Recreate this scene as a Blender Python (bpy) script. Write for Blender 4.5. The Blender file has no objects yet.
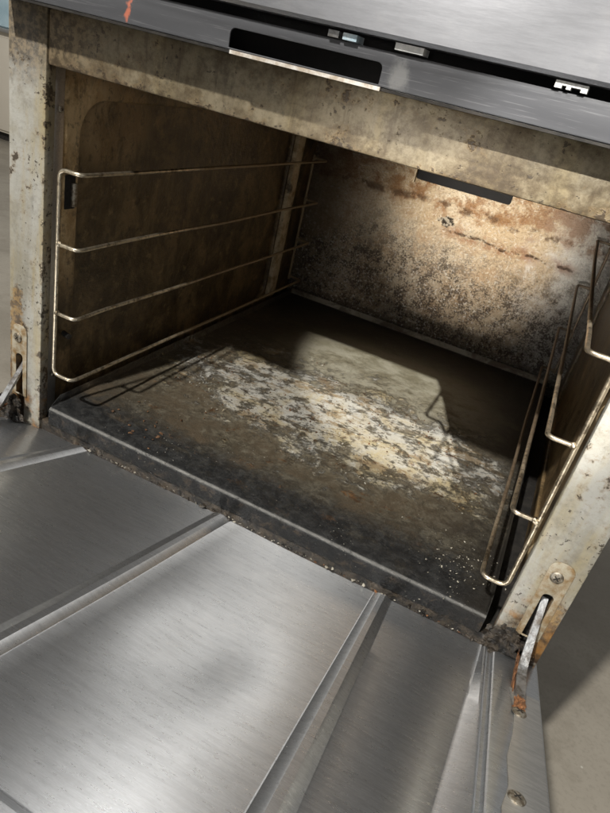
import bpy, bmesh, math, random
from mathutils import Vector, Matrix, noise as mnoise
random.seed(7)
S = bpy.context.scene
COL = S.collection

# ------------------------------------------------------------------ camera
cam_d = bpy.data.cameras.new('camera'); cam = bpy.data.objects.new('camera', cam_d); COL.objects.link(cam)
CP = Vector((0.5801, -0.6136, 0.5048))
RX = Vector((0.88764, 0.40717, 0.21521)); RD = Vector((0.37045, -0.35359, -0.85892)); RF = Vector((-0.27363, 0.84213, -0.46469))
m = Matrix((RX, -RD, -RF)).transposed().to_4x4(); m.translation = CP
cam.matrix_world = m
cam_d.sensor_fit = 'VERTICAL'; cam_d.sensor_height = 36.0; cam_d.lens = 623.7/813*36
cam_d.clip_start = 0.02; cam_d.clip_end = 200
S.camera = cam
S.render.resolution_x, S.render.resolution_y = 768, 1024

# ------------------------------------------------------------------ light
wd = bpy.data.worlds.new('World'); S.world = wd; wd.use_nodes = True
bgn = wd.node_tree.nodes['Background']; bgn.inputs[0].default_value = (1.0, 0.985, 0.95, 1); bgn.inputs[1].default_value = 0.27
S.view_settings.view_transform = 'Standard'; S.view_settings.look = 'None'
S.view_settings.exposure = 0.0; S.view_settings.gamma = 1.0; S.view_settings.use_curve_mapping = False
S.cycles.caustics_reflective = True; S.cycles.blur_glossy = 0.0
S.cycles.max_bounces = 8; S.cycles.diffuse_bounces = 4; S.cycles.glossy_bounces = 5

def lamp(name, kind, loc, target, power, color, **kw):
    d = bpy.data.lights.new(name, kind); d.energy = power; d.color = color
    for k, v in kw.items(): setattr(d, k, v)
    o = bpy.data.objects.new(name, d); COL.objects.link(o); o.location = loc
    o.rotation_euler = (Vector(target)-Vector(loc)).to_track_quat('-Z', 'Y').to_euler()
    return o
lamp('ceiling_lamp', 'AREA', (-0.64, -3.0, 3.80), (0.33, 0.2, 0.1), 275, (1.0, 0.965, 0.90), shape='DISK', size=0.16)
lamp('ceiling_spotlight', 'SPOT', (1.75, -3.0, 2.58), (0.39, 0.535, 0.0), 1350, (1.0, 0.965, 0.90), spot_size=math.radians(5.2), spot_blend=0.15, shadow_soft_size=0.025)

lamp('ceiling_lamp', 'AREA', (-0.38, -0.70, 3.3), (0.3, -0.3, 0.0), 10.5, (1.0, 0.975, 0.94), shape='DISK', size=0.16)
lamp('door_bounce_spot', 'SPOT', (0.46, -4.0, 0.44), (0.41, 0.846, 0.280), 2000, (1.0, 0.93, 0.83), spot_size=math.radians(6.0), spot_blend=1.0, shadow_soft_size=0.06)  # added spot standing in for light the door throws on the back wall

# ------------------------------------------------------------------ material helpers
class G:
    def __init__(s, name):
        s.m = bpy.data.materials.new(name); s.m.use_nodes = True; s.t = s.m.node_tree
        s.b = s.t.nodes['Principled BSDF']; s.c = s.t.nodes.new('ShaderNodeTexCoord').outputs['Object']
        x = s.t.nodes.new('ShaderNodeSeparateXYZ'); s.t.links.new(s.c, x.inputs[0]); s.x, s.y, s.z = x.outputs
    def _in(s, sock, v):
        if isinstance(v, bpy.types.NodeSocket): s.t.links.new(v, sock)
        elif v is not None:
            if isinstance(v, tuple) and len(v) == 3 and sock.type == 'RGBA': v = v+(1,)
            sock.default_value = v
    def math(s, op, a, b=None, c=None, clamp=False):
        n = s.t.nodes.new('ShaderNodeMath'); n.operation = op; n.use_clamp = clamp
        for i, v in enumerate((a, b, c)): s._in(n.inputs[i], v)
        return n.outputs[0]
    def add(s, a, b): return s.math('ADD', a, b)
    def mul(s, a, b): return s.math('MULTIPLY', a, b)
    def sub(s, a, b): return s.math('SUBTRACT', a, b)
    def mx(s, a, b): return s.math('MAXIMUM', a, b)
    def mn(s, a, b): return s.math('MINIMUM', a, b)
    def step(s, v, a, b):          # smooth 0..1 between a and b (a may be > b)
        n = s.t.nodes.new('ShaderNodeMapRange'); n.interpolation_type = 'SMOOTHSTEP'; s._in(n.inputs[0], v)
        if a <= b: lo, hi, o0, o1 = a, b, 0, 1
        else: lo, hi, o0, o1 = b, a, 1, 0
        for i, q in zip((1, 2, 3, 4), (lo, hi, o0, o1)): n.inputs[i].default_value = q
        return n.outputs[0]
    def vec(s, sx=1, sy=1, sz=1, off=(0, 0, 0)):
        n = s.t.nodes.new('ShaderNodeMapping'); s._in(n.inputs[0], s.c); n.inputs['Scale'].default_value = (sx, sy, sz); n.inputs['Location'].default_value = off
        return n.outputs[0]
    def noise(s, scale, detail=4, rough=.6, v=None, dist=0, off=0):
        n = s.t.nodes.new('ShaderNodeTexNoise'); s._in(n.inputs['Vector'], v or (s.vec(off=(off, off*.7, off*1.3)) if off else s.c))
        n.inputs['Scale'].default_value = scale; n.inputs['Detail'].default_value = detail; n.inputs['Roughness'].default_value = rough; n.inputs['Distortion'].default_value = dist
        return n.outputs[0]
    def voro(s, scale, v=None, feat='F1', rnd=1):
        n = s.t.nodes.new('ShaderNodeTexVoronoi'); n.feature = feat; s._in(n.inputs['Vector'], v or s.c); n.inputs['Scale'].default_value = scale; n.inputs['Randomness'].default_value = rnd
        return n.outputs[0]
    def mix(s, f, a, b):
        n = s.t.nodes.new('ShaderNodeMix'); n.data_type = 'RGBA'; s._in(n.inputs[0], f); s._in(n.inputs[6], a); s._in(n.inputs[7], b); return n.outputs[2]
    def lerp(s, f, a, b):
        n = s.t.nodes.new('ShaderNodeMix'); n.data_type = 'FLOAT'; s._in(n.inputs[0], f); s._in(n.inputs[2], a); s._in(n.inputs[3], b); return n.outputs[0]
    def ell(s, a, ca, ra, b, cb, rb):   # distance field of an ellipse (1 on its edge)
        p = s.mul(s.sub(a, ca), 1/ra); q = s.mul(s.sub(b, cb), 1/rb)
        return s.math('SQRT', s.add(s.mul(p, p), s.mul(q, q)))
    def bump(s, h, strength, dist):
        n = s.t.nodes.new('ShaderNodeBump'); n.inputs['Strength'].default_value = strength; n.inputs['Distance'].default_value = dist; s._in(n.inputs['Height'], h)
        s.t.links.new(n.outputs[0], s.b.inputs['Normal'])
    def out(s, col, rough=.6, metal=0, **kw):
        s._in(s.b.inputs['Base Color'], col); s._in(s.b.inputs['Roughness'], rough); s._in(s.b.inputs['Metallic'], metal)
        for k, v in kw.items(): s._in(s.b.inputs[k.replace('_', ' ')], v)
        return s.m

M = {}
def frame_mat(name, base, dirt, lo_rust, speck, grime):
    g = G(name)
    n1 = g.noise(9, 6, .65, dist=.4); n2 = g.noise(38, 6, .75, off=3.1); n3 = g.noise(16, 5, .6, v=g.vec(1.6, 1, .22, (1, 2, 3)), dist=.3); n4 = g.noise(110, 4, .7, off=1.7)
    c = g.mix(g.step(n1, .40, .66), base, dirt)
    c = g.mix(g.mul(g.step(n3, .50, .66), .55-grime*.4), c, (.34, .26, .10))
    c = g.mix(g.mul(g.step(n2, .50, .70), .35+grime*.4), c, tuple(v*.5 for v in dirt))
    c = g.mix(g.mul(g.step(n4, .50, .66), .25+grime*.35), c, tuple(v*.6 for v in dirt))
    if grime > .5:      # brown grease film in uneven smears
        gr = g.add(g.mul(g.noise(7, 6, .7, v=g.vec(1, 1, 1.6, (3, 3, 3)), dist=.8), .55), g.mul(g.noise(55, 6, .78, off=9.), .45))
        c = g.mix(g.mul(g.step(gr, .43, .56), .8), c, (.085, .060, .030)); c = g.mix(g.mul(g.step(gr, .53, .62), .75), c, (.035, .023, .012)); dr = g.noise(30, 5, .7, v=g.vec(1.4, 1, .16, (2, 2, 2))); c = g.mix(g.mul(g.step(dr, .53, .64), .5), c, (.06, .04, .02))
    # burnt-on splashes: ragged clustered blotches and fine spatter, worst along the opening edge
    edge = g.mx(g.step(g.math('ABSOLUTE', g.sub(g.z, .4465)), .013, .0), g.mx(g.step(g.math('ABSOLUTE', g.sub(g.x, -.0177)), .008, .0), g.step(g.math('ABSOLUTE', g.sub(g.x, .7315)), .014, .0)))
    k = g.add(g.mul(g.noise(speck, 4, .72, off=8.2), .55), g.mul(g.noise(15, 3, .6, off=4.4), .45)); k = g.add(k, g.mul(edge, .045))
    sp = g.step(k, .600-grime*.02, .635-grime*.02)
    k2 = g.add(g.mul(g.noise(speck*3, 3, .7, off=2.7), .6), g.mul(g.noise(24, 3, .6, off=6.4), .4)); sp = g.mx(sp, g.step(g.add(k2, g.mul(edge, .05)), .605, .64))
    halo = g.step(k, .55-grime*.02, .62); c = g.mix(g.mul(halo, .45), c, (.20, .13, .055))
    c = g.mix(g.mul(sp, .88), c, (.038, .026, .016))
    # blackened upper left corner where fumes leak
    up = g.mul(g.step(g.add(g.add(g.x, g.mul(g.sub(.503, g.z), .55)), g.mul(g.sub(n2, .5), .30)), .14, -.02), g.step(g.add(g.z, g.mul(g.sub(n2, .5), .1)), .40, .46))
    c = g.mix(g.mul(up, .85), c, g.mix(g.step(n4, .42, .6), (.05, .035, .02), (.20, .15, .09)))
    hr = g.mx(g.step(g.add(g.ell(g.x, .714, .020, g.z, .012, .075), g.mul(g.sub(n2, .5), 2.2)), 1.15, .7), g.step(g.add(g.ell(g.x, -.062, .016, g.z, .07, .10), g.mul(g.sub(n2, .5), 2.2)), 1.05, .7))
    c = g.mix(g.mul(hr, .8), c, g.mix(g.step(n4, .42, .6), (.09, .05, .022), (.34, .21, .075)))
    ru = g.mul(g.step(g.add(g.z, g.mul(g.sub(n2, .5), .22)), lo_rust, lo_rust-.09), g.step(g.noise(22, 6, .75, off=5.5), .36, .56))
    c = g.mix(g.mul(ru, .95), c, g.mix(g.step(g.noise(60, 3, .6), .4, .65), (.05, .028, .014), (.30, .14, .035)))
    g.bump(g.add(g.add(g.mul(n2, .6), g.mul(n4, .3)), g.mul(sp, .5)), .35, .004)
    return g.out(c, g.lerp(n1, .35, .75), 0)
M['stile'] = frame_mat('worn_cream_enamel', (.385, .378, .345), (.30, .28, .225), .075, 60, .1)
M['rail'] = frame_mat('stained_cream_enamel', (.235, .20, .135), (.15, .118, .07), -.3, 62, .8)

def back_mat():
    g = G('burnt_pebbled_enamel')
    peb = g.noise(170, 3, .65); mid = g.noise(30, 6, .7); big = g.noise(6, 5, .6, off=2.2); fine = g.noise(120, 4, .7, off=4.)
    c = g.mix(g.step(big, .38, .62), (.70, .59, .43), (.54, .41, .26)); c = g.mix(g.mul(g.step(mid, .44, .66), .55), c, (.33, .20, .10))
    c = g.mix(g.mul(g.step(peb, .48, .36), .35), c, (.30, .21, .13)); c = g.mix(g.mul(g.step(peb, .54, .66), .6), c, (.78, .72, .62))
    # pale bluish bare enamel to the right
    c = g.mix(g.step(g.add(g.x, g.mul(g.sub(mid, .5), .35)), .50, .64), c, (.74, .71, .65))
    # rusty stain band below the flue slot
    st = g.mul(g.step(g.add(g.z, g.mul(g.sub(mid, .5), .10)), .285, .32), g.step(mid, .40, .58))
    c = g.mix(g.mul(st, .75), c, (.26, .12, .04))
    # soot rising from the deck
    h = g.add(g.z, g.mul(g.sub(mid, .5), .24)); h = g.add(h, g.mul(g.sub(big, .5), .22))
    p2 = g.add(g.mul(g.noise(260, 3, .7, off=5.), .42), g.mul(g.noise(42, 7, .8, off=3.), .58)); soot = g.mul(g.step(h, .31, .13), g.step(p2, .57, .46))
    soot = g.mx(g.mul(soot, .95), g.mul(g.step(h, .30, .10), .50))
    soot = g.mx(soot, g.mul(g.step(g.x, .20, -.02), .75))  # evenly darker towards the left side
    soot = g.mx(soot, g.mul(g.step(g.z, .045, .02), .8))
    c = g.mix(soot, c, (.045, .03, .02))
    gl = g.mul(g.step(peb, .54, .66), g.step(h, .26, .10)); c = g.mix(g.mul(g.mul(gl, g.step(mid, .36, .52)), .8), c, (.58, .54, .48))
    # rust seam and chipped spots, each with a shape of its own
    zz = g.add(g.z, g.mul(g.sub(g.noise(14, 4, .6, v=g.vec(1, 1, .1)), .5), .03))
    dz = g.math('ABSOLUTE', g.sub(g.add(zz, g.mul(g.sub(fine, .5), .006)), .258)); xr = g.mul(g.step(g.x, .30, .37), g.step(g.x, .64, .60))
    crk = g.mul(g.mul(g.step(dz, .0042, .0005), xr), g.step(g.noise(38, 5, .75, off=1.), .46, .56))
    c = g.mix(g.mul(g.mul(g.step(dz, .022, .004), xr), g.mul(g.step(mid, .4, .6), .7)), c, (.24, .10, .04))
    c = g.mix(g.mul(crk, .8), c, (.06, .032, .018))
    dz2 = g.math('ABSOLUTE', g.sub(zz, .308)); up = g.mul(g.step(dz2, .012, .003), g.step(g.noise(26, 4, .7, off=9.), .46, .58))
    c = g.mix(g.mul(up, .8), c, (.09, .045, .02))
    e = g.add(g.ell(g.x, .325, .022, g.z, .279, .012), g.mul(g.sub(g.noise(70, 4, .7), .5), 2.2))
    c = g.mix(g.step(e, 1.0, .7), c, g.mix(g.step(g.noise(90, 2, .5), .46, .54), (.035, .025, .016), (.40, .35, .27)))
    g.bump(g.add(g.add(g.mul(peb, 1.2), g.mul(mid, .5)), g.mul(crk, -.6)), 1.0, .009)
    return g.out(c, g.lerp(fine, .28, .6), 0)
M['back'] = back_mat()

def liner_mat(name, tk):
    g = G(name)
    st = g.noise(17, 7, .72, v=g.vec(1, 1, .62), dist=.5); mid = g.noise(9, 7, .7, off=2., dist=.6); f = g.noise(90, 4, .7)
    c = g.mix(g.step(st, .38, .66), (.080, .054, .024), (.25, .172, .085))
    if tk < .6: c = g.mix(.22, c, (.045, .028, .012))  # recessed panel coloured darker so its relief shows, as shade would
    c = g.mix(g.mul(g.step(mid, .48, .66), .7), c, (.038, .026, .015))
    # tan scorched enamel near the mouth and on the upper corner of the pressing
    tan = g.mx(g.mul(g.step(g.add(g.y, g.mul(g.sub(st, .5), .10)), .17, .08), 1.0 if tk > .6 else 0.0), g.mul(g.step(g.add(g.ell(g.y, .135, .10, g.z, .375, .055), g.mul(g.sub(st, .5), 1.6)), 1.1, .5), .8))
    tan = g.mul(tan, g.step(g.z, .12, .26))
    c = g.mix(g.mul(tan, tk), c, g.mix(g.step(st, .4, .62), (.42, .27, .12), (.72, .54, .31)))
    c = g.mix(g.mul(g.step(g.noise(40, 6, .75, v=g.vec(1, 1, .5, (1, 1, 1))), .50, .64), .6), c, (.035, .026, .016)); c = g.mix(g.mul(g.step(f, .54, .66), .5), c, (.02, .016, .011)); c = g.mix(g.mul(g.step(g.noise(55, 5, .7, off=7.), .56, .68), .4), c, (.38, .27, .13))
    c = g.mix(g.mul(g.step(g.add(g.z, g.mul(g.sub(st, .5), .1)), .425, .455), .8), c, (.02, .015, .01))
    g.bump(g.add(g.mul(f, .5), mid), .6, .006)
    return g.out(c, g.lerp(st, .22, .55), 0)
M['liner'] = liner_mat('burnt_brown_enamel', .92)
M['recess'] = liner_mat('darkened_brown_enamel', .5)

def tan_mat():
    g = G('scorched_tan_enamel'); n = g.noise(40, 6, .7); w = g.noise(14, 5, .6, off=3)
    c = g.mix(g.step(n, .40, .66), (.58, .48, .32), (.26, .18, .09)); c = g.mix(g.step(w, .55, .66), c, (.04, .03, .02))
    g.bump(n, .3, .003); return g.out(c, .55)
M['tan'] = tan_mat()

def pan_mat():
    g = G('burnt_deck_steel')
    big = g.noise(5, 6, .62, dist=.5); mid = g.noise(15, 9, .72, v=g.vec(.8, 1.05, 1), dist=.3); f = g.noise(60, 7, .78, dist=.4); ff = g.noise(260, 3, .6)
    wob = g.mul(g.sub(mid, .5), 1.0)
    # black burnt enamel with a grey bloom
    c = g.mix(g.step(f, .42, .66), (.014, .0145, .015), (.040, .040, .039))
    # brown baked-on grease over the middle
    yb = g.add(g.y, g.mul(g.sub(mid, .5), .22)); yb = g.sub(yb, g.mul(g.x, .05))
    br = g.mul(g.step(yb, .035, .10), g.step(g.x, .67, .50))
    brc = g.mix(g.step(mid, .40, .62), (.050, .043, .032), (.105, .080, .052)); brc = g.mix(g.step(f, .55, .68), brc, (.17, .15, .11))
    c = g.mix(g.mul(br, .85), c, brc)
    # grey-olive worn enamel deep inside, paled to lift the rear pool of light
    ol = g.mul(g.step(g.y, .33, .46), g.step(g.add(g.ell(g.x, .36, .25, g.y, .50, .24), g.mul(wob, .9)), 1.15, .55))
    c = g.mix(g.mul(ol, .85), c, g.mix(g.step(mid, .38, .62), (.27, .25, .17), (.50, .48, .38)))
    # flaking white scale in a diagonal patch
    rx = g.add(g.mul(g.sub(g.x, .35), .94), g.mul(g.sub(g.y, .33), .05)); ry = g.add(g.sub(g.y, .315), g.mul(g.sub(g.x, .35), .02))
    d = g.math('SQRT', g.add(g.mul(g.mul(rx, 1/.30), g.mul(rx, 1/.30)), g.mul(g.mul(ry, 1/.150), g.mul(ry, 1/.150))))
    d = g.add(d, g.mul(wob, 3.4)); d = g.add(d, g.mul(g.sub(f, .5), 1.3)); d = g.add(d, g.mul(g.sub(g.noise(150, 4, .7, off=3.), .5), .9))
    wh = g.mul(g.step(d, 1.20, .72), g.step(g.add(g.noise(36, 9, .76, v=g.vec(.85, 1.0, 1, (5, 5, 5)), dist=.3), g.mul(g.sub(1.0, d), .08)), .43, .53))
    veil = g.step(d, 2.0, .7)
    c = g.mix(g.mul(veil, .6), c, g.mix(g.step(f, .42, .6), (.10, .082, .055), (.27, .235, .165)))
    w1 = g.noise(9, 6, .7, off=6., dist=.5); w2 = g.noise(46, 6, .75, off=2.); w3 = g.noise(22, 6, .72, v=g.vec(.6, 1.2, 1, (2, 8, 1)), dist=.6)
    whc = g.mix(g.step(w1, .38, .62), (.45, .44, .40), (.42, .35, .21))
    whc = g.mix(g.mul(g.step(w3, .50, .60), .8), whc, (.23, .16, .08))
    whc = g.mix(g.mul(g.step(w2, .54, .64), .8), whc, (.54, .525, .47))
    whc = g.mix(g.mul(g.step(w2, .45, .36), .75), whc, (.085, .065, .042))
    c = g.mix(g.mul(wh, .93), c, whc)
    # loose rust scabs
    ru = g.mul(g.step(g.noise(30, 6, .75, v=g.vec(.7, 1, 1, (4, 4, 4))), .585, .64), g.step(g.ell(g.x, .33, .34, g.y, .25, .24), 1.1, .7))
    c = g.mix(g.mul(ru, .9), c, g.mix(g.step(f, .45, .6), (.060, .032, .016), (.16, .085, .038)))
    # soot at the far right, darker towards the back
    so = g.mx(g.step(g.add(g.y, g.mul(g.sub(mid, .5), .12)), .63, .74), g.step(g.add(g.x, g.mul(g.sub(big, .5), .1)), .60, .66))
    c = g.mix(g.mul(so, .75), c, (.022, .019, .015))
    # pale salt specks
    sp = g.mul(g.step(g.voro(130), .16, .07), g.step(g.noise(9, 3, .6, off=7), .54, .64)); c = g.mix(g.mul(sp, .8), c, (.45, .43, .38))
    # highlight painted along the front bend, rusty skirt
    ed = g.mul(g.mul(g.step(g.y, .0045, .0025), g.step(g.z, -.0048, -.0018)), g.step(f, .30, .48)); c = g.mix(g.mul(ed, .6), c, (.26, .255, .24))
    c = g.mix(g.mul(g.step(g.z, -.004, -.008), .65), c, (.012, .012, .012)); sk = g.mul(g.step(g.z, -.004, -.009), g.step(f, .52, .64)); c = g.mix(g.mul(sk, .6), c, (.075, .052, .034))
    # scorched grey rear flange
    fl = g.mul(g.step(g.y, .822, .828), g.step(g.z, .001, .004)); c = g.mix(g.mul(fl, .8), c, g.mix(g.step(mid, .42, .6), (.36, .32, .24), (.12, .09, .06)))
    g.bump(g.add(g.add(g.mul(wh, .7), g.mul(f, .45)), g.add(g.mul(ff, .15), g.mul(sp, .4))), .9, .006)
    return g.out(c, g.lerp(wh, g.lerp(f, .36, .62), .8), g.mul(ed, .7), Specular_IOR_Level=.32)
M['pan'] = pan_mat()

def steel_mat(name, base, r0, r1, tangent, smudge=.5, aniso=.8):
    g = G(name)
    br = g.noise(1, 3, .75, v=g.vec(80, 560, 560)); st = g.noise(1, 3, .65, v=g.vec(26, 210, 210, (3, 1, 2))); big = g.noise(7, 5, .62); sm = g.noise(34, 6, .72, off=4)
    c = g.mix(g.mul(g.step(big, .40, .70), smudge), base, tuple(v*.72 for v in base)); c = g.mix(g.mul(g.step(sm, .50, .72), .16), c, (.42, .40, .37))
    c = g.mix(g.mul(g.step(br, .35, .70), .40), c, tuple(v*.52 for v in base)); c = g.mix(g.mul(g.step(st, .40, .68), .30), c, tuple(v*.55 for v in base))
    sp = g.mul(g.step(g.add(g.voro(60), g.mul(g.sub(g.noise(160, 3, .7), .5), .25)), .05, .02), g.step(g.noise(12, 2, .5, off=3), .52, .62)); c = g.mix(g.mul(sp, .5), c, (.10, .085, .07))
    r = g.add(g.lerp(big, r0, r1), g.mul(g.sub(br, .5), .10)); r = g.add(r, g.mul(g.step(sm, .45, .75), .015))
    g.bump(g.add(g.mul(br, .7), g.mul(st, .7)), .05, .0005)
    cx = g.t.nodes.new('ShaderNodeCombineXYZ')
    for i in range(3): cx.inputs[i].default_value = tangent[i]
    g.t.links.new(cx.outputs[0], g.b.inputs['Tangent'])
    return g.out(c, r, .94, Anisotropic=aniso)
M['door'] = steel_mat('brushed_stainless', (.62, .635, .655), .28, .29, (0, -.942, .335), .25, 1.0)
M['panel'] = steel_mat('brushed_stainless_panel', (.40, .405, .43), .30, .34, (0, 0, 1), .2, .55)
M['steel'] = steel_mat('plain_stainless', (.58, .57, .55), .40, .5, (0, -.942, .335), .5, .5)

def fascia_mat():
    g = G('dark_grey_steel'); n = g.noise(12, 5, .65, v=g.vec(.5, 1, 2)); f = g.noise(80, 4, .7)
    c = g.mix(n, (.055, .057, .064), (.095, .097, .105))
    # grease smear beside the slot and a rusty drip near the left end
    e = g.add(g.ell(g.x, .402, .010, g.z, .517, .013), g.mul(g.sub(g.noise(55, 4, .7), .5), 2.4)); c = g.mix(g.mul(g.step(e, 1.3, .3), .4), c, (.34, .34, .33))
    sc = g.noise(1, 3, .7, v=g.vec(18, 400, 700)); c = g.mix(g.mul(g.step(sc, .56, .68), .35), c, (.22, .22, .23))
    xr = g.add(g.x, g.mul(g.sub(g.z, .51), -.25)); d = g.math('ABSOLUTE', g.sub(g.add(xr, g.mul(g.sub(f, .5), .012)), .114))
    c = g.mix(g.mul(g.step(d, .004, .0015), g.step(g.noise(60, 2, .5, off=5), .40, .5)), c, (.50, .16, .10))
    return g.out(c, g.lerp(f, .46, .60), .05, Specular_IOR_Level=.35)
M['fascia'] = fascia_mat()

def wire_mat(name, bright, dark, thr):
    g = G(name); n = g.noise(26, 5, .7); f = g.noise(140, 3, .6)
    k = g.step(g.add(g.y, g.mul(g.sub(n, .5), .25)), thr, thr+.16)
    c = g.mix(g.step(f, .45, .7), bright, tuple(v*.6 for v in bright)); c = g.mix(g.mul(g.step(g.noise(60, 4, .7, off=2.), .50, .62), .7), c, tuple(v*.5 for v in dark)); c = g.mix(g.mul(k, .9), c, dark)
    g.bump(f, .25, .0015); return g.out(c, g.lerp(k, .30, .55), g.lerp(k, .9, .35))
M['wire'] = wire_mat('aged_nickel_wire', (.70, .62, .48), (.26, .19, .11), .18)
M['wire_burnt'] = wire_mat('burnt_nickel_wire', (.68, .58, .43), (.15, .105, .065), .06)

def simple(name, a, b, sc, rough, metal=0, bump=.3):
    g = G(name); n = g.noise(sc, 5, .7); g.bump(n, bump, .003); return g.out(g.mix(g.step(n, .36, .66), a, b), rough, metal)
M['soot'] = simple('black_soot', (.010, .009, .008), (.030, .026, .022), 60, .8)  # also colours in the shade of slots, screw crosses and fascia lip
M['void'] = simple('dead_black', (.003, .003, .003), (.006, .005, .005), 60, .9)  # near-black colour stands in for deep shade in slots and gap
M['crust'] = simple('black_crust', (.010, .009, .008), (.06, .045, .03), 75, .55, 0, .9)
M['scale'] = simple('cream_scale', (.22, .19, .13), (.46, .44, .38), 55, .85, 0, .6)
M['flake'] = simple('pale_scale', (.26, .235, .185), (.52, .49, .41), 160, .8)
M['rust'] = simple('orange_rust', (.10, .045, .02), (.34, .15, .06), 160, .85, 0, .8)
M['rust_dark'] = simple('dark_rust', (.07, .035, .016), (.20, .10, .045), 120, .85, 0, .8)
M['clip'] = simple('white_clip', (.55, .56, .56), (.80, .80, .78), 90, .4)
M['clip_blue'] = simple('blue_white_clip', (.40, .52, .60), (.78, .80, .80), 60, .4)
M['screw'] = simple('tarnished_screw', (.20, .16, .11), (.58, .54, .46), 220, .4, .85)
M['tab'] = simple('tan_ceramic', (.50, .40, .25), (.28, .20, .10), 70, .5)
M['arm'] = simple('galvanised_arm', (.44, .45, .46), (.13, .11, .09), 55, .35, .8)
M['bracket'] = simple('stained_bracket', (.44, .40, .31), (.24, .15, .06), 70, .55)
M['trim'] = simple('bright_trim', (.80, .77, .72), (.50, .42, .33), 60, .4, .2)
M['shell'] = simple('grey_shell_paint', (.30, .30, .29), (.38, .38, .37), 12, .5, .2)
M['tub'] = simple('pale_blue_plastic', (.34, .48, .56), (.44, .58, .65), 6, .45)
def counter_mat():
    g = G('cream_cabinet_paint'); n = g.noise(4, 4, .6); return g.out(g.mix(n, (.55, .50, .42), (.68, .63, .54)), .35)
M['counter'] = counter_mat()
def concrete():
    g = G('worn_concrete'); a = g.noise(2.2, 8, .66, dist=.3); b = g.noise(14, 6, .7); f = g.noise(140, 3, .6)
    c = g.mix(g.step(a, .36, .64), (.235, .21, .17), (.33, .30, .25)); c = g.mix(g.mul(g.step(b, .50, .70), .5), c, (.22, .195, .155)); c = g.mix(g.mul(g.step(f, .50, .66), .18), c, (.14, .125, .10))
    v = g.step(g.voro(9), .035, .015); c = g.mix(v, c, (.60, .58, .52))
    g.bump(g.add(b, g.mul(f, .3)), .2, .004); return g.out(c, g.lerp(b, .35, .6))
M['concrete'] = concrete()

# ------------------------------------------------------------------ mesh helpers
def link(name, bm, mat, parent=None, smooth=False, label=None, ang=38):
    me = bpy.data.meshes.new(name); bmesh.ops.recalc_face_normals(bm, faces=bm.faces); bm.to_mesh(me); bm.free()
    me.materials.append(M[mat])
    if smooth:
        for p in me.polygons: p.use_smooth = True
        me.set_sharp_from_angle(angle=math.radians(ang)) if hasattr(me, 'set_sharp_from_angle') else None
    o = bpy.data.objects.new(name, me); COL.objects.link(o)
    if parent:
        o.parent = parent; w = Matrix.Identity(4); p = parent
        while p:                      # parents keep mesh data in world units
            w = (Matrix.Translation(p.location) @ p.rotation_euler.to_matrix().to_4x4() if p.type == 'EMPTY' else Matrix.Identity(4)) @ w; p = p.parent
        o.matrix_parent_inverse = w.inverted() if parent.type == 'EMPTY' else Matrix.Identity(4)
    if label: o['label'] = label
    return o
def thing(name, label, cat, loc, group=None):
    o = bpy.data.objects.new(name, None); COL.objects.link(o); o.location = loc; o.empty_display_size = .05
    o['label'] = label; o['category'] = cat
    if group: o['group'] = group
    return o
def box(bm, a, b, bev=0):
    vs = [bm.verts.new((x, y, z)) for x in (a[0], b[0]) for y in (a[1], b[1]) for z in (a[2], b[2])]
    fs = [bm.faces.new([vs[i] for i in q]) for q in ((0, 1, 3, 2), (4, 6, 7, 5), (0, 4, 5, 1), (2, 3, 7, 6), (0, 2, 6, 4), (1, 5, 7, 3))]
    if bev: bmesh.ops.bevel(bm, geom=list({e for f in fs for e in f.edges}), offset=bev, segments=2, affect='EDGES', profile=.5)
def boxo(name, a, b, mat, parent, bev=0, **k):
    bm = bmesh.new(); box(bm, a, b, bev); return link(name, bm, mat, parent, bool(bev), **k)
def rrect(x0, x1, z0, z1, r, seg=5, corners=(1, 1, 1, 1)):   # bl, br, tr, tl
    pts = []
    for (cx, cz, a0), on, (sx, sz) in zip(((x0+r, z0+r, 180), (x1-r, z0+r, 270), (x1-r, z1-r, 0), (x0+r, z1-r, 90)), corners, ((x0, z0), (x1, z0), (x1, z1), (x0, z1))):
        if on: pts += [(cx+r*math.cos(math.radians(a0+90*i/seg)), cz+r*math.sin(math.radians(a0+90*i/seg))) for i in range(seg+1)]
        else: pts.append((sx, sz))
    return pts
def plate(outer, holes, f, d, bev=0):     # 2-D outline with holes, mapped by f(u, v) and thickened along vector d
    bm = bmesh.new()
    for lp in [outer]+list(holes):
        vs = [bm.verts.new(f(*p)) for p in lp]
        for i in range(len(vs)): bm.edges.new((vs[i], vs[(i+1) % len(vs)]))
    bmesh.ops.triangle_fill(bm, edges=bm.edges[:], use_beauty=True, use_dissolve=False)
    r = bmesh.ops.extrude_face_region(bm, geom=bm.faces[:])
    bmesh.ops.translate(bm, vec=Vector(d), verts=[v for v in r['geom'] if isinstance(v, bmesh.types.BMVert)])
    bmesh.ops.recalc_face_normals(bm, faces=bm.faces)
    if bev:
        es = [e for e in bm.edges if len(e.link_faces) == 2 and e.calc_face_angle(0) > 1.0]
        bmesh.ops.bevel(bm, geom=es, offset=bev, segments=2, affect='EDGES', profile=.5)
    return bm
def round_path(pts, r, seg=5):
    out = [Vector(pts[0])]
    for a, b, c in zip(pts, pts[1:], pts[2:]):
        a, b, c = Vector(a), Vector(b), Vector(c); p = b+(a-b).normalized()*r; q = b+(c-b).normalized()*r
        for i in range(seg+1):
            t = i/seg; out.append(p*(1-t)**2+b*2*t*(1-t)+q*t*t)
    out.append(Vector(pts[-1])); return out
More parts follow.
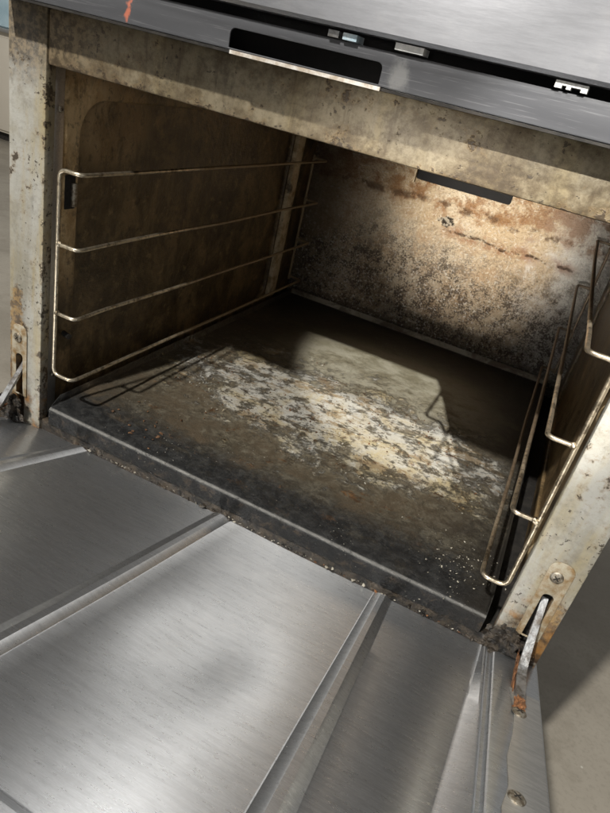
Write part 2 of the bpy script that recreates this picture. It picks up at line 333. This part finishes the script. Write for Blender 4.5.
def tube(bm, pts, r, n=10):
    rings = []; up = None
    for i, p in enumerate(pts):
        d = (pts[min(i+1, len(pts)-1)]-pts[max(i-1, 0)]).normalized()
        if up is None: up = d.orthogonal().normalized()
        up = (up-d*up.dot(d)).normalized(); w = d.cross(up)
        rings.append([bm.verts.new(p+(up*math.cos(6.28319*k/n)+w*math.sin(6.28319*k/n))*r) for k in range(n)])
    for a, b in zip(rings, rings[1:]):
        for k in range(n): bm.faces.new((a[k], a[(k+1) % n], b[(k+1) % n], b[k]))
    bm.faces.new(rings[0][::-1]); bm.faces.new(rings[-1])
def blob(bm, c, s, seed, sub=2, amp=.5, frq=1.6):
    r = bmesh.ops.create_icosphere(bm, subdivisions=sub, radius=1)
    for v in r['verts']:
        n = mnoise.noise(v.co*frq+Vector((seed*3.1, seed*1.7, seed)))+.5*mnoise.noise(v.co*frq*2.7+Vector((seed, 9, 2)))
        k = 1+amp*n; v.co = Vector((c[0]+v.co.x*s[0]*k, c[1]+v.co.y*s[1]*k, c[2]+v.co.z*s[2]*k))
def screw(name, c, nrm, r, parent, mat='screw'):
    n = Vector(nrm).normalized(); u = n.orthogonal().normalized(); w = n.cross(u); c = Vector(c); bm = bmesh.new(); rings = []
    for rr, h in ((r, 0), (r, .0012), (r*.85, .0022), (r*.45, .0027)):
        rings.append([bm.verts.new(c+n*h+(u*math.cos(a)+w*math.sin(a))*rr) for a in [6.28319*k/20 for k in range(20)]])
    for a, b in zip(rings, rings[1:]):
        for k in range(20): bm.faces.new((a[k], a[(k+1) % 20], b[(k+1) % 20], b[k]))
    top = rings[-1]; ctr = [bm.verts.new(c+n*.0028+(u*math.cos(a)+w*math.sin(a))*r*.12) for a in [6.28319*k/20 for k in range(20)]]
    for k in range(20):                # closes the head up to the inner ring
        bm.faces.new((top[k], top[(k+1) % 20], ctr[(k+1) % 20], ctr[k]))
    bm.faces.new(ctr); n0 = len(bm.faces)
    for p, q in ((u, w), (w, u)):                       # flat dark cross coloured in for the shade of a recess
        vs = [bm.verts.new(c+n*h+p*sx*r*.52+q*sy*r*.10) for sx, sy in ((-1, -1), (1, -1), (1, 1), (-1, 1)) for h in ((.00285 if p is u else .00290),)]
        bm.faces.new(vs)
    bm.faces.ensure_lookup_table()
    for f_ in bm.faces[n0:]: f_.material_index = 1
    o = link(name, bm, mat, parent, True); o.data.materials.append(M['soot']); return o

# ------------------------------------------------------------------ setting
GZ = -.42
bm = bmesh.new(); bmesh.ops.create_grid(bm, x_segments=8, y_segments=8, size=9); bmesh.ops.translate(bm, vec=(0, 2, GZ), verts=bm.verts)
g_ = link('ground', bm, 'concrete'); g_['kind'] = 'structure'

# ------------------------------------------------------------------ oven
XL, XR = -.0177, .6725           # inner edges of the front stiles
OL, OR = -.0745, .7315           # outer edges
H, RT = .4465, .503              # opening top, rail top
WL, WR, YB = -.022, .690, .846   # liner faces
oven = thing('oven', 'grimy commercial oven standing with its stainless drop door hanging open', 'oven', (.33, .42, GZ))

def stile(x0, x1, hx, name):
    sl = rrect(hx-.0065, hx+.0065, -.055, .066, .004, 3)
    bm = plate([(x0, -.32), (x1, -.32), (x1, RT), (x0, RT)], [sl], lambda u, v: (u, 0, v), (0, .016, 0), .0018)
    return link('stile', bm, 'stile', oven, True, label=name)
stile(OL, XL, -.055, 'rust-bottomed cream stile of the left side'); stile(XR, OR, .7075, 'pale chipped stile of the right side')
# dark returns behind the stiles
for x0, x1 in ((XL-.012, XL-.003), (XR+.003, XR+.012)):
    boxo('stile_return', (x0, .0163, -.06), (x1, .034, H+.02), 'steel', oven, .001)
for hx in (-.055, .7075): boxo('slot_liner', (hx-.012, .017, -.07), (hx+.012, .03, .08), 'soot', oven)
# rail with a folded bottom lip
bm = plate([(XL+.0006, H), (XR-.0006, H), (XR-.0006, RT), (XL+.0006, RT)], [], lambda u, v: (u, .0012, v), (0, .014, 0), .003)
link('top_rail', bm, 'rail', oven, True)
screw('rivet', (XL+.0001, .0245, .400), (1, 0, 0), .004, oven); screw('rivet', (XL+.0001, .0245, .040), (1, 0, 0), .004, oven)

# liner: left with a pressed recess, back with a flue slot, right, ceiling, bottom
rec = rrect(.066, .715, .004, .412, .045, 8)
bm = plate([(.034, -.03), (.86, -.03), (.86, .47), (.034, .47)], [rec], lambda u, v: (WL, u, v), (-.012, 0, 0), .004)
left = link('side_liner', bm, 'liner', oven, True, label='scorched brown liner of the left side')
boxo('pressed_panel', (WL-.018, .055, -.01), (WL-.0105, .73, .43), 'recess', left)
boxo('wall_strip', (WL+.0005, .716, .012), (WL+.012, .750, .46), 'tan', oven, .002)
# hook slot as a black block in place of its shade, with rack pin
boxo('hook_slot', (WL-.001, .040, .278), (WL+.002, .058, .322), 'soot', left, .001)
bm = bmesh.new(); tube(bm, [Vector((WL+.004, .053, .282)), Vector((WL+.004, .053, .312))], .0042, 12); link('hook_pin', bm, 'screw', left, True)
bm = bmesh.new(); tube(bm, [Vector((WL-.002, .048, .098)), Vector((WL+.014, .044, .098))], .004, 10); link('hook_pin', bm, 'soot', left, True)
bm = plate([(.034, -.03), (.86, -.03), (.86, .47), (.034, .47)], [rrect(.066, .78, .004, .412, .045, 8)], lambda u, v: (WR, u, v), (.006, 0, 0), .002)
right = link('side_liner', bm, 'liner', oven, True, label='dark sooty liner of the right side')
boxo('pressed_panel', (WR+.0055, .055, -.01), (WR+.012, .79, .43), 'recess', right)
for z in (.272, .092):
    bm = bmesh.new(); blob(bm, (WR-.012, .028, z), (.006, .008, .013), z*40, 2, .15); link('hook_tab', bm, 'tab', right, True)
bm = plate([(WL-.004, -.03), (WR+.004, -.03), (WR+.004, .47), (WL-.004, .47)], [rrect(.228, .444, .348, .372, .006, 4)], lambda u, v: (u, YB, v), (0, .004, 0), .0015)
back = link('back_liner', bm, 'back', oven, True)
boxo('flue_recess', (.21, YB+.0045, .33), (.46, YB+.03, .39), 'void', back)
bm = plate([(.226, .340), (.229, .340), (.229, .374), (.226, .374)], [], lambda u, v: (u, YB-.012, v), (0, .0115, 0)); link('slot_tab', bm, 'tan', back)
boxo('ceiling_liner', (WL-.005, .0165, .4705), (WR+.005, .86, .476), 'liner', oven)
boxo('bottom_liner', (WL-.005, .0165, -.045), (WR+.005, .86, -.031), 'soot', oven)
boxo('sill', (XL, .004, -.070), (XR, .0163, -.0285), 'crust', oven, .002)
# outer shell
boxo('side_panel', (OL+.001, .0165, -.32), (OL+.004, .93, RT), 'shell', oven); boxo('side_panel', (OR-.004, .0165, -.32), (OR-.001, .93, RT), 'shell', oven)
boxo('rear_panel', (OL+.004, .927, -.32), (OR-.004, .93, RT), 'shell', oven)
boxo('top_panel', (OL, .0002, RT+.0005), (OR, .93, RT+.004), 'shell', oven)
boxo('base_panel', (OL+.004, .0165, -.32), (OR-.004, .927, -.315), 'shell', oven)
boxo('kick_panel', (XL+.0005, .008, -.318), (XR-.0005, .012, -.0705), 'steel', oven)
for x in (OL+.05, OR-.05):
    for y in (.08, .86):
        bm = bmesh.new(); tube(bm, [Vector((x, y, -.319)), Vector((x, y, -.36)), Vector((x, y, -.405)), Vector((x, y, GZ))], .02, 16); link('leg', bm, 'steel', oven, True)

# fascia with a finger slot, bright trim under it, dark gap and the stainless control panel
FY = -.034
bm = plate([(OL+.004, .5055), (OR-.004, .5055), (OR-.004, .5330), (OL+.004, .5330)], [rrect(.233, .385, .507, .5235, .005, 5, (0, 0, 1, 1))], lambda u, v: (u, FY, v), (0, .0022, 0), .0008)
fas = link('fascia', bm, 'fascia', oven, True)
boxo('slot_recess', (.215, FY+.027, .5052), (.403, FY+.0285, .5403), 'void', fas)
boxo('trim_strip', (.236, FY-.0020, .5022), (.388, FY+.0004, .5054), 'trim', fas)
boxo('fascia_lip', (OL+.004, FY+.0006, .5026), (OR-.004, FY+.030, .5048), 'soot', fas)  # lip coloured black for the shadow gap under the fascia
boxo('gap_backing', (OL+.004, FY+.029, .5052), (OR-.004, .0, .56), 'void', oven)
PYY = -.046
bm = bmesh.new(); prof = [(FY+.012, .5415), (PYY+.003, .5415), (PYY, .5445), (PYY+.004, .60), (PYY+.010, .66), (PYY+.03, .665), (.02, .665)]
xs = [OL+(OR-OL)*i/24 for i in range(25)]; gv = [[bm.verts.new((x, y, z)) for (y, z) in prof] for x in xs]
for a, b in zip(gv, gv[1:]):
    for k in range(len(prof)-1): bm.faces.new((a[k], b[k], b[k+1], a[k+1]))
link('control_panel', bm, 'panel', oven, True)
def clip(x0, x1, z0, mat, notched=False):
    y0, y1, zt = FY-.004, FY+.014, z0+.0052
    if notched:
        w = x1-x0; o = [(x0, z0), (x0+w*.22, z0), (x0+w*.22, z0+.0022), (x0+w*.36, z0+.0022), (x0+w*.36, z0), (x0+w*.5, z0), (x0+w*.5, z0+.0022), (x1-w*.2, z0+.0022), (x1-w*.2, z0), (x1, z0), (x1, zt), (x0, zt)]
    else: o = [(x0, z0), (x1, z0), (x1, zt), (x0, zt)]
    link('clip', plate(o, [], lambda u, v: (u, y0, v), (0, y1-y0, 0)), mat, oven)
clip(.331, .341, .5338, 'arm'); clip(.345, .358, .5338, 'clip_blue'); clip(.393, .418, .5352, 'clip'); clip(.527, .552, .5348, 'clip', True)

# ------------------------------------------------------------------ door
TH = .3419; ct, st_ = math.cos(TH), math.sin(TH); HY, HZ = .0046, -.0458
def dp(x, t, h=0): return Vector((x, HY-ct*t+st_*h, HZ+st_*t+ct*h))
T0, T1 = -.012, .575
def cols(t):
    def s(a, b, t0=0., t1=.4): return a+(b-a)*(t-t0)/(t1-t0)
    o = []
    for a, b in ((s(.046, .066), s(.070, .102)), (s(.290, .302), s(.316, .328)), (s(.529, .534), s(.552, .562))):
        w = b-a
        for f, h in ((-.04, 0), (.0, .0002), (.04, .0007), (.30, .0030), (.36, .0034), (.62, .0034), (.68, .0030), (.96, .0007), (1.0, .0002), (1.05, 0)): o.append((a+w*f, h))
    a = s(.668, .642, 0, .4)
    o += [(a-.002, 0), (a, .0003), (a+.002, .0009), (.671, .0052), (.673, .0056), (.6745, .0050), (.677, .0012), (.680, .0012), (.6825, .0050), (.684, .0058), (.686, .006)]
    return o
XA, XBD = -.0720, .7355
def wav(x, t):
    return .0022*mnoise.noise(Vector((x*5.2, t*3.6, 4.2)))+-.0058*math.exp(-((x-.430)/.050)**2-((t-.290)/.075)**2)+.00012*mnoise.noise(Vector((x*17, t*9, 1.2)))  # added dent breaks the highlight, in place of a shadow on the door
NS = None; NT = 46; bm = bmesh.new(); rows = []
for j in range(NT+1):
    t = T0+(T1-T0)*j/NT; c = cols(max(t, 0)); full = [(XA, -.003), (XA+.002, -.0008), (XA+.006, 0)]
    prev = XA+.006
    if NS is None: NS = [int((b-a)/.016) for a, b in zip([prev]+[q[0] for q in c], [q[0] for q in c])]
    for (x, h), n in zip(c, NS):
        gap = x-prev
        for i in range(1, n): full.append((prev+gap*i/n, full[-1][1]))
        full.append((x, h)); prev = x
    for i in range(1, 4): full.append((prev+(XBD-.003-prev)*i/3, .006))
    full += [(XBD-.001, .0054), (XBD, .004)]
    row = []
    for x, h in full:
        k = 0
        tt = t
        if x < XA+.03:          # rounded hinge-side corner
            dx = (XA+.03-x)/.03; tt = max(t, T0+.03*(1-math.sqrt(max(0, 1-dx*dx)))) if t < T0+.03 else t
        if t > .50: h += min(.010, (t-.50)*.9)    # turned-up end of the pressed liner
        row.append(bm.verts.new(dp(x, tt, h+wav(x, t)*(1 if XA+.01 < x < .66 else .2))))
    rows.append(row)
for a, b in zip(rows, rows[1:]):
    for k in range(len(a)-1):
        try: bm.faces.new((a[k], a[k+1], b[k+1], b[k]))
        except ValueError: pass
bmesh.ops.remove_doubles(bm, verts=bm.verts, dist=1e-6)
door = link('door', bm, 'door', oven, True, ang=9, label='open drop-down door with brushed stainless ribbed inner face')
def dplate(outline, h0, h1): return plate(outline, [], lambda u, v: dp(u, v, h0), tuple(dp(0, 0, h1)-dp(0, 0, h0)), .001)
link('outer_skin', dplate(rrect(XA+.0005, XBD-.0005, T0+.004, T1+.004, .02, 5), -.0145, -.050), 'steel', door, True)
link('edge_plate', dplate([(.7335, .085), (.7335, .45), (.6985, .45), (.6985, .33), (.695, .285), (.7005, .255), (.699, .215), (.704, .175), (.7065, .13), (.7005, .085)][::-1], .0054, .0071), 'steel', door, True)
for x, t in ((.711, .131), (.707, .266), (.709, .40)): screw('screw', dp(x, t, .007), dp(0, 0, 1)-dp(0, 0, 0), .0075, door)
# hinge arms: flat bars from the stile slots down to the door, rusty where they bolt on
def arm(hx, tx):
    a = Vector((hx, .012, .052)); b = dp(tx, .118, .0085); mid = dp(tx-.001, .060, .016)
    bm = bmesh.new(); pts = round_path([a, Vector((hx+.001, -.02, .018)), mid, b], .014, 4); ring = []
    for i, p in enumerate(pts):
        d = (pts[min(i+1, len(pts)-1)]-pts[max(i-1, 0)]).normalized(); s = Vector((1, 0, 0)); n = d.cross(s).normalized()
        w = .0036+.0016*min(1, i/9); ring.append([bm.verts.new(p+s*sx*w+n*sn*.0022) for sx, sn in ((-1, -1), (1, -1), (1, 1), (-1, 1))])
    for p, q in zip(ring, ring[1:]):
        for k in range(4): bm.faces.new((p[k], p[(k+1) % 4], q[(k+1) % 4], q[k]))
    bm.faces.new(ring[0]); bm.faces.new(ring[-1][::-1])
    ar = link('hinge_arm', bm, 'arm', door, False)
    bm = bmesh.new(); blob(bm, b+Vector((-.0005, -.003, .001)), (.0058, .011, .004), hx*9, 3, .8, 3.2); blob(bm, mid+Vector((-.0055, -.005, .0)), (.0016, .026, .004), hx*5, 3, .9, 3.5)
    link('rust_crust', bm, 'rust', ar, True)
arm(.7075, .7115); arm(-.055, -.052)
# slotted brackets round the arm slots
for hx in (-.055, .7075):
    bm = plate(rrect(hx-.0135, hx+.0135, .000, .112, .011, 5, (0, 0, 1, 1)), [rrect(hx-.0062, hx+.0062, .002, .067, .005, 4, (0, 0, 1, 1))], lambda u, v: (u, -.0002, v), (0, -.0016, 0), .0006)
    br = link('hinge_bracket', bm, 'bracket', oven, True); screw('screw', (hx-.002, -.0016, .092), (0, -1, 0), .0072, br)

# ------------------------------------------------------------------ deck pan
PW, PD = .66, .831
pan = thing('deck_pan', 'burnt black deck pan with flaking white scale on the oven floor', 'oven pan', (PW/2, PD/2, -.03))
bm = bmesh.new()
cx = [(0, .013), (.0004, .0125), (.0006, .004), (.0022, .001), (.006, 0)]+[(.006+(PW-.012)*i/44, 0) for i in range(1, 44)]+[(PW-.006, 0), (PW-.0022, .001), (PW-.0006, .004), (PW-.0004, .0145), (PW, .015)]
ry = [(0, -.027), (0, -.012), (.0002, -.0055), (.0012, -.0022), (.0034, -.0006), (.0065, 0)]+[(.0065+(PD-.0125)*i/54, 0) for i in range(1, 54)]+[(PD-.006, 0), (PD-.002, .0012), (PD-.0005, .004), (PD-.0002, .0145), (PD, .015)]
grid = []
for x, zx in cx:
    rw = []
    for y, zy in ry:
        k = min(1, max(0, (y-.004)/.016)); inner = 1 if (.01 < x < PW-.01 and .01 < y < PD-.01) else 0
        w = inner*(.0012*mnoise.noise(Vector((x*6, y*6, 1.)))+.0005*mnoise.noise(Vector((x*22, y*22, 3.))))
        bow = .0012*mnoise.noise(Vector((x*7, 2, 8)))
        rw.append(bm.verts.new((x, y+(bow if y < .01 else 0), max(zx*k, zy) if (zy >= 0) else zy+w)) if True else None)
        if zy >= 0: rw[-1].co.z += w
    grid.append(rw)
for a, b in zip(grid, grid[1:]):
    for k in range(len(ry)-1): bm.faces.new((a[k], b[k], b[k+1], a[k+1]))
link('pan_sheet', bm, 'pan', pan, True)

# ------------------------------------------------------------------ wire rack guides
ZS = (.0547, .1481, .2433, .3365)
def guide(label, x, y, p, yb, mat, sgn):
    t = thing('rack_guide', label, 'rack guide', (x, (y+yb)/2, ZS[0]), 'wire rack guides hung on the oven sides')
    R = .0027
    # outer loop: front rod turning into the lowest and topmost rungs
    bm = bmesh.new(); tube(bm, round_path([(x+sgn*p, y+.02, ZS[0]), (x+sgn*p, y, ZS[0]), (x, y, ZS[0]), (x, y, ZS[3]), (x+sgn*p, y, ZS[3]), (x+sgn*p, y+.02, ZS[3])], .011, 6), R, 12); link('front_rod', bm, mat, t, True)
    bm = bmesh.new(); tube(bm, [Vector((x, yb, ZS[0]-.006)), Vector((x, yb, ZS[3]+.006))], R, 12); link('rear_rod', bm, mat, t, True)
    for i, z in enumerate(ZS):
        pts = [(x+sgn*p, y+.019, z), (x+sgn*p, yb, z), (x+sgn*.002, yb, z)] if i in (0, 3) else [(x+sgn*.002, y, z), (x+sgn*p, y, z), (x+sgn*p, yb, z), (x+sgn*.002, yb, z)]
        bm = bmesh.new(); pts = round_path(pts, .009, 5)
        fine = []
        for a, b in zip(pts, pts[1:]):
            n = max(1, int((b-a).length/.05)); fine += [a.lerp(b, k/n) for k in range(n)]
        fine.append(pts[-1]); fine = [q+Vector((mnoise.noise(q*4+Vector((i, 0, 0)))*.0016, 0, mnoise.noise(q*4+Vector((0, i, 5)))*.0022)) if .05 < q.y < yb-.05 else q for q in fine]
        tube(bm, fine, R*.97, 12)
        for j, yy in enumerate((y, yb)):                 # weld beads where the rung meets a rod
            if j == 0 and i in (0, 3): continue
            blob(bm, (x+sgn*.003, yy, z), (.0044, .0042, .0040), i+j*3.3, 2, .35, 2.)
        link('rung', bm, mat, t, True)
guide('nickel wire rack guide against the scorched left wall of the oven', .0006, .0065, .0330, .79, 'wire', 1)
guide('browned wire rack guide on the right beside the pale stile', .6637, -.0035, .0290, .7876, 'wire_burnt', -1)

# ------------------------------------------------------------------ crumbs and crust
ICO = bmesh.new(); bmesh.ops.create_icosphere(ICO, subdivisions=1, radius=1); IV = [v.co.copy() for v in ICO.verts]; IFC = [[v.index for v in f.verts] for f in ICO.faces]; ICO.free()
def flakes(n, fx, size, mat, label, cat):
    vs, fs = [], []
    for i in range(n):
        c, s = fx(); s *= size; k = random.random(); b0 = len(vs)
        rot = Matrix.Rotation(random.random()*6, 3, Vector((random.random()-.5, random.random()-.5, 1)).normalized()); ax = random.uniform(.5, 1.3); az = .18+.35*k
        for v in IV:
            w = 1+1.1*(random.random()-.5); vs.append(rot @ Vector((v.x*s*ax*w, v.y*s*.7*w, v.z*s*az*w))+c)
        fs += [[b0+q for q in f] for f in IFC]
    nm = cat.replace(' ', '_'); me = bpy.data.meshes.new(nm); me.from_pydata(vs, [], fs); me.materials.append(M[mat])
    o = bpy.data.objects.new(nm, me); COL.objects.link(o); o['kind'] = 'stuff'; o['label'] = label; o['category'] = cat; return o
def seam(lo=.05, hi=.665):
    def f():
        x = random.uniform(lo, hi); t = random.gauss(.000, .0035)
        return dp(x, -.006+t, .0030+abs(random.gauss(0, .0015))), random.choice((.35, .5, .7, 1, 1.9))
    return f
flakes(2400, seam(.07, .655), .0017, 'flake', 'pale crumbs caked along the seam between pan and door', 'crumbs')
flakes(500, seam(.42, .672), .0022, 'rust', 'orange rust crumbs along the right end of the door seam', 'rust crumbs')
flakes(3200, seam(.03, .672), .0022, 'crust', 'black burnt grit in the seam under the pan edge', 'burnt grit')
def spot(cx, cy, rx, ry_):
    def f(): return Vector((random.gauss(cx, rx), random.gauss(cy, ry_), .0012)), random.choice((.4, .6, 1, 1.6))
    return f
flakes(150, spot(.615, .07, .028, .035), .0009, 'flake', 'pale specks scattered on the front right corner of the pan', 'specks')
def scab():
    while True:
        x = random.uniform(.05, .62); y = random.uniform(.10, .50); d = math.hypot((x-.35)/.30, (y-.315)/.15)+2.2*mnoise.noise(Vector((x*11, y*16, 3.3)))+.9*mnoise.noise(Vector((x*37, y*45, 1.3)))
        if d < .75: return Vector((x, y, .0010+.0012*mnoise.noise(Vector((x*6, y*6, 1.))))), random.choice((.3, .45, .6, .8, 1.2, 1.9))
flakes(900, scab, .0010, 'scale', 'thin pale scale flakes lifting off the middle of the pan', 'scale flakes')
flakes(400, scab, .0011, 'rust_dark', 'dark brown baked bits among the pale scale on the pan', 'baked bits')
flakes(34, spot(.13, .06, .035, .02), .0019, 'rust_dark', 'brown rust bits scattered on the front left of the pan', 'rust bits')
# baked crust lumps at the foot of both stiles
def lumps(name, centre, n, sx, label, sz=.008):
    bm = bmesh.new()
    for i in range(n):
        blob(bm, (centre[0]+random.gauss(0, sx), centre[1]-abs(random.gauss(0, .003)), centre[2]+random.gauss(0, .011)), (random.uniform(.3, 1)*sz, random.uniform(.10, .30)*sz, random.uniform(.3, 1)*sz), i+centre[0]*10, 3, .6, 2.2)
    o = link(name, bm, 'crust', None, True); o['kind'] = 'stuff'; o['label'] = label; o['category'] = 'crust'
lumps('burnt_crust', (.686, .000, -.022), 90, .008, 'black burnt crust caked at the foot of the right stile')
lumps('burnt_crust', (-.060, -.012, -.022), 70, .012, 'dark burnt crust below the hinge arm at the left stile')

# ------------------------------------------------------------------ background beyond the left stile
cab = thing('counter_cabinet', 'cream low cabinet far behind the left stile', 'cabinet', (-3.5, 3.1, GZ))
boxo('carcass', (-4.3, 3.0, GZ+.06), (-2.6, 3.6, .28), 'counter', cab, .006)
boxo('plinth', (-4.26, 3.05, GZ), (-2.64, 3.55, GZ+.058), 'soot', cab)
for i in range(4):
    x = -4.28+i*.415; dr = boxo('cabinet_door', (x, 2.982, GZ+.08), (x+.405, 2.9985, .25), 'counter', cab, .004)
    boxo('handle', (x+.36, 2.955, -.05), (x+.375, 2.981, .10), 'steel', dr, .003)
boxo('worktop', (-4.33, 2.96, .281), (-2.57, 3.62, .305), 'steel', cab, .003)
tub = thing('storage_tub', 'pale blue plastic tub on the far cabinet', 'tub', (-3.4, 3.25, .3055))
bm = bmesh.new(); box(bm, (-3.75, 3.02, .3055), (-3.05, 3.5, .60), .03); link('tub_body', bm, 'tub', tub, True)
boxo('tub_lid', (-3.77, 3.0, .601), (-3.03, 3.52, .625), 'tub', tub, .006)
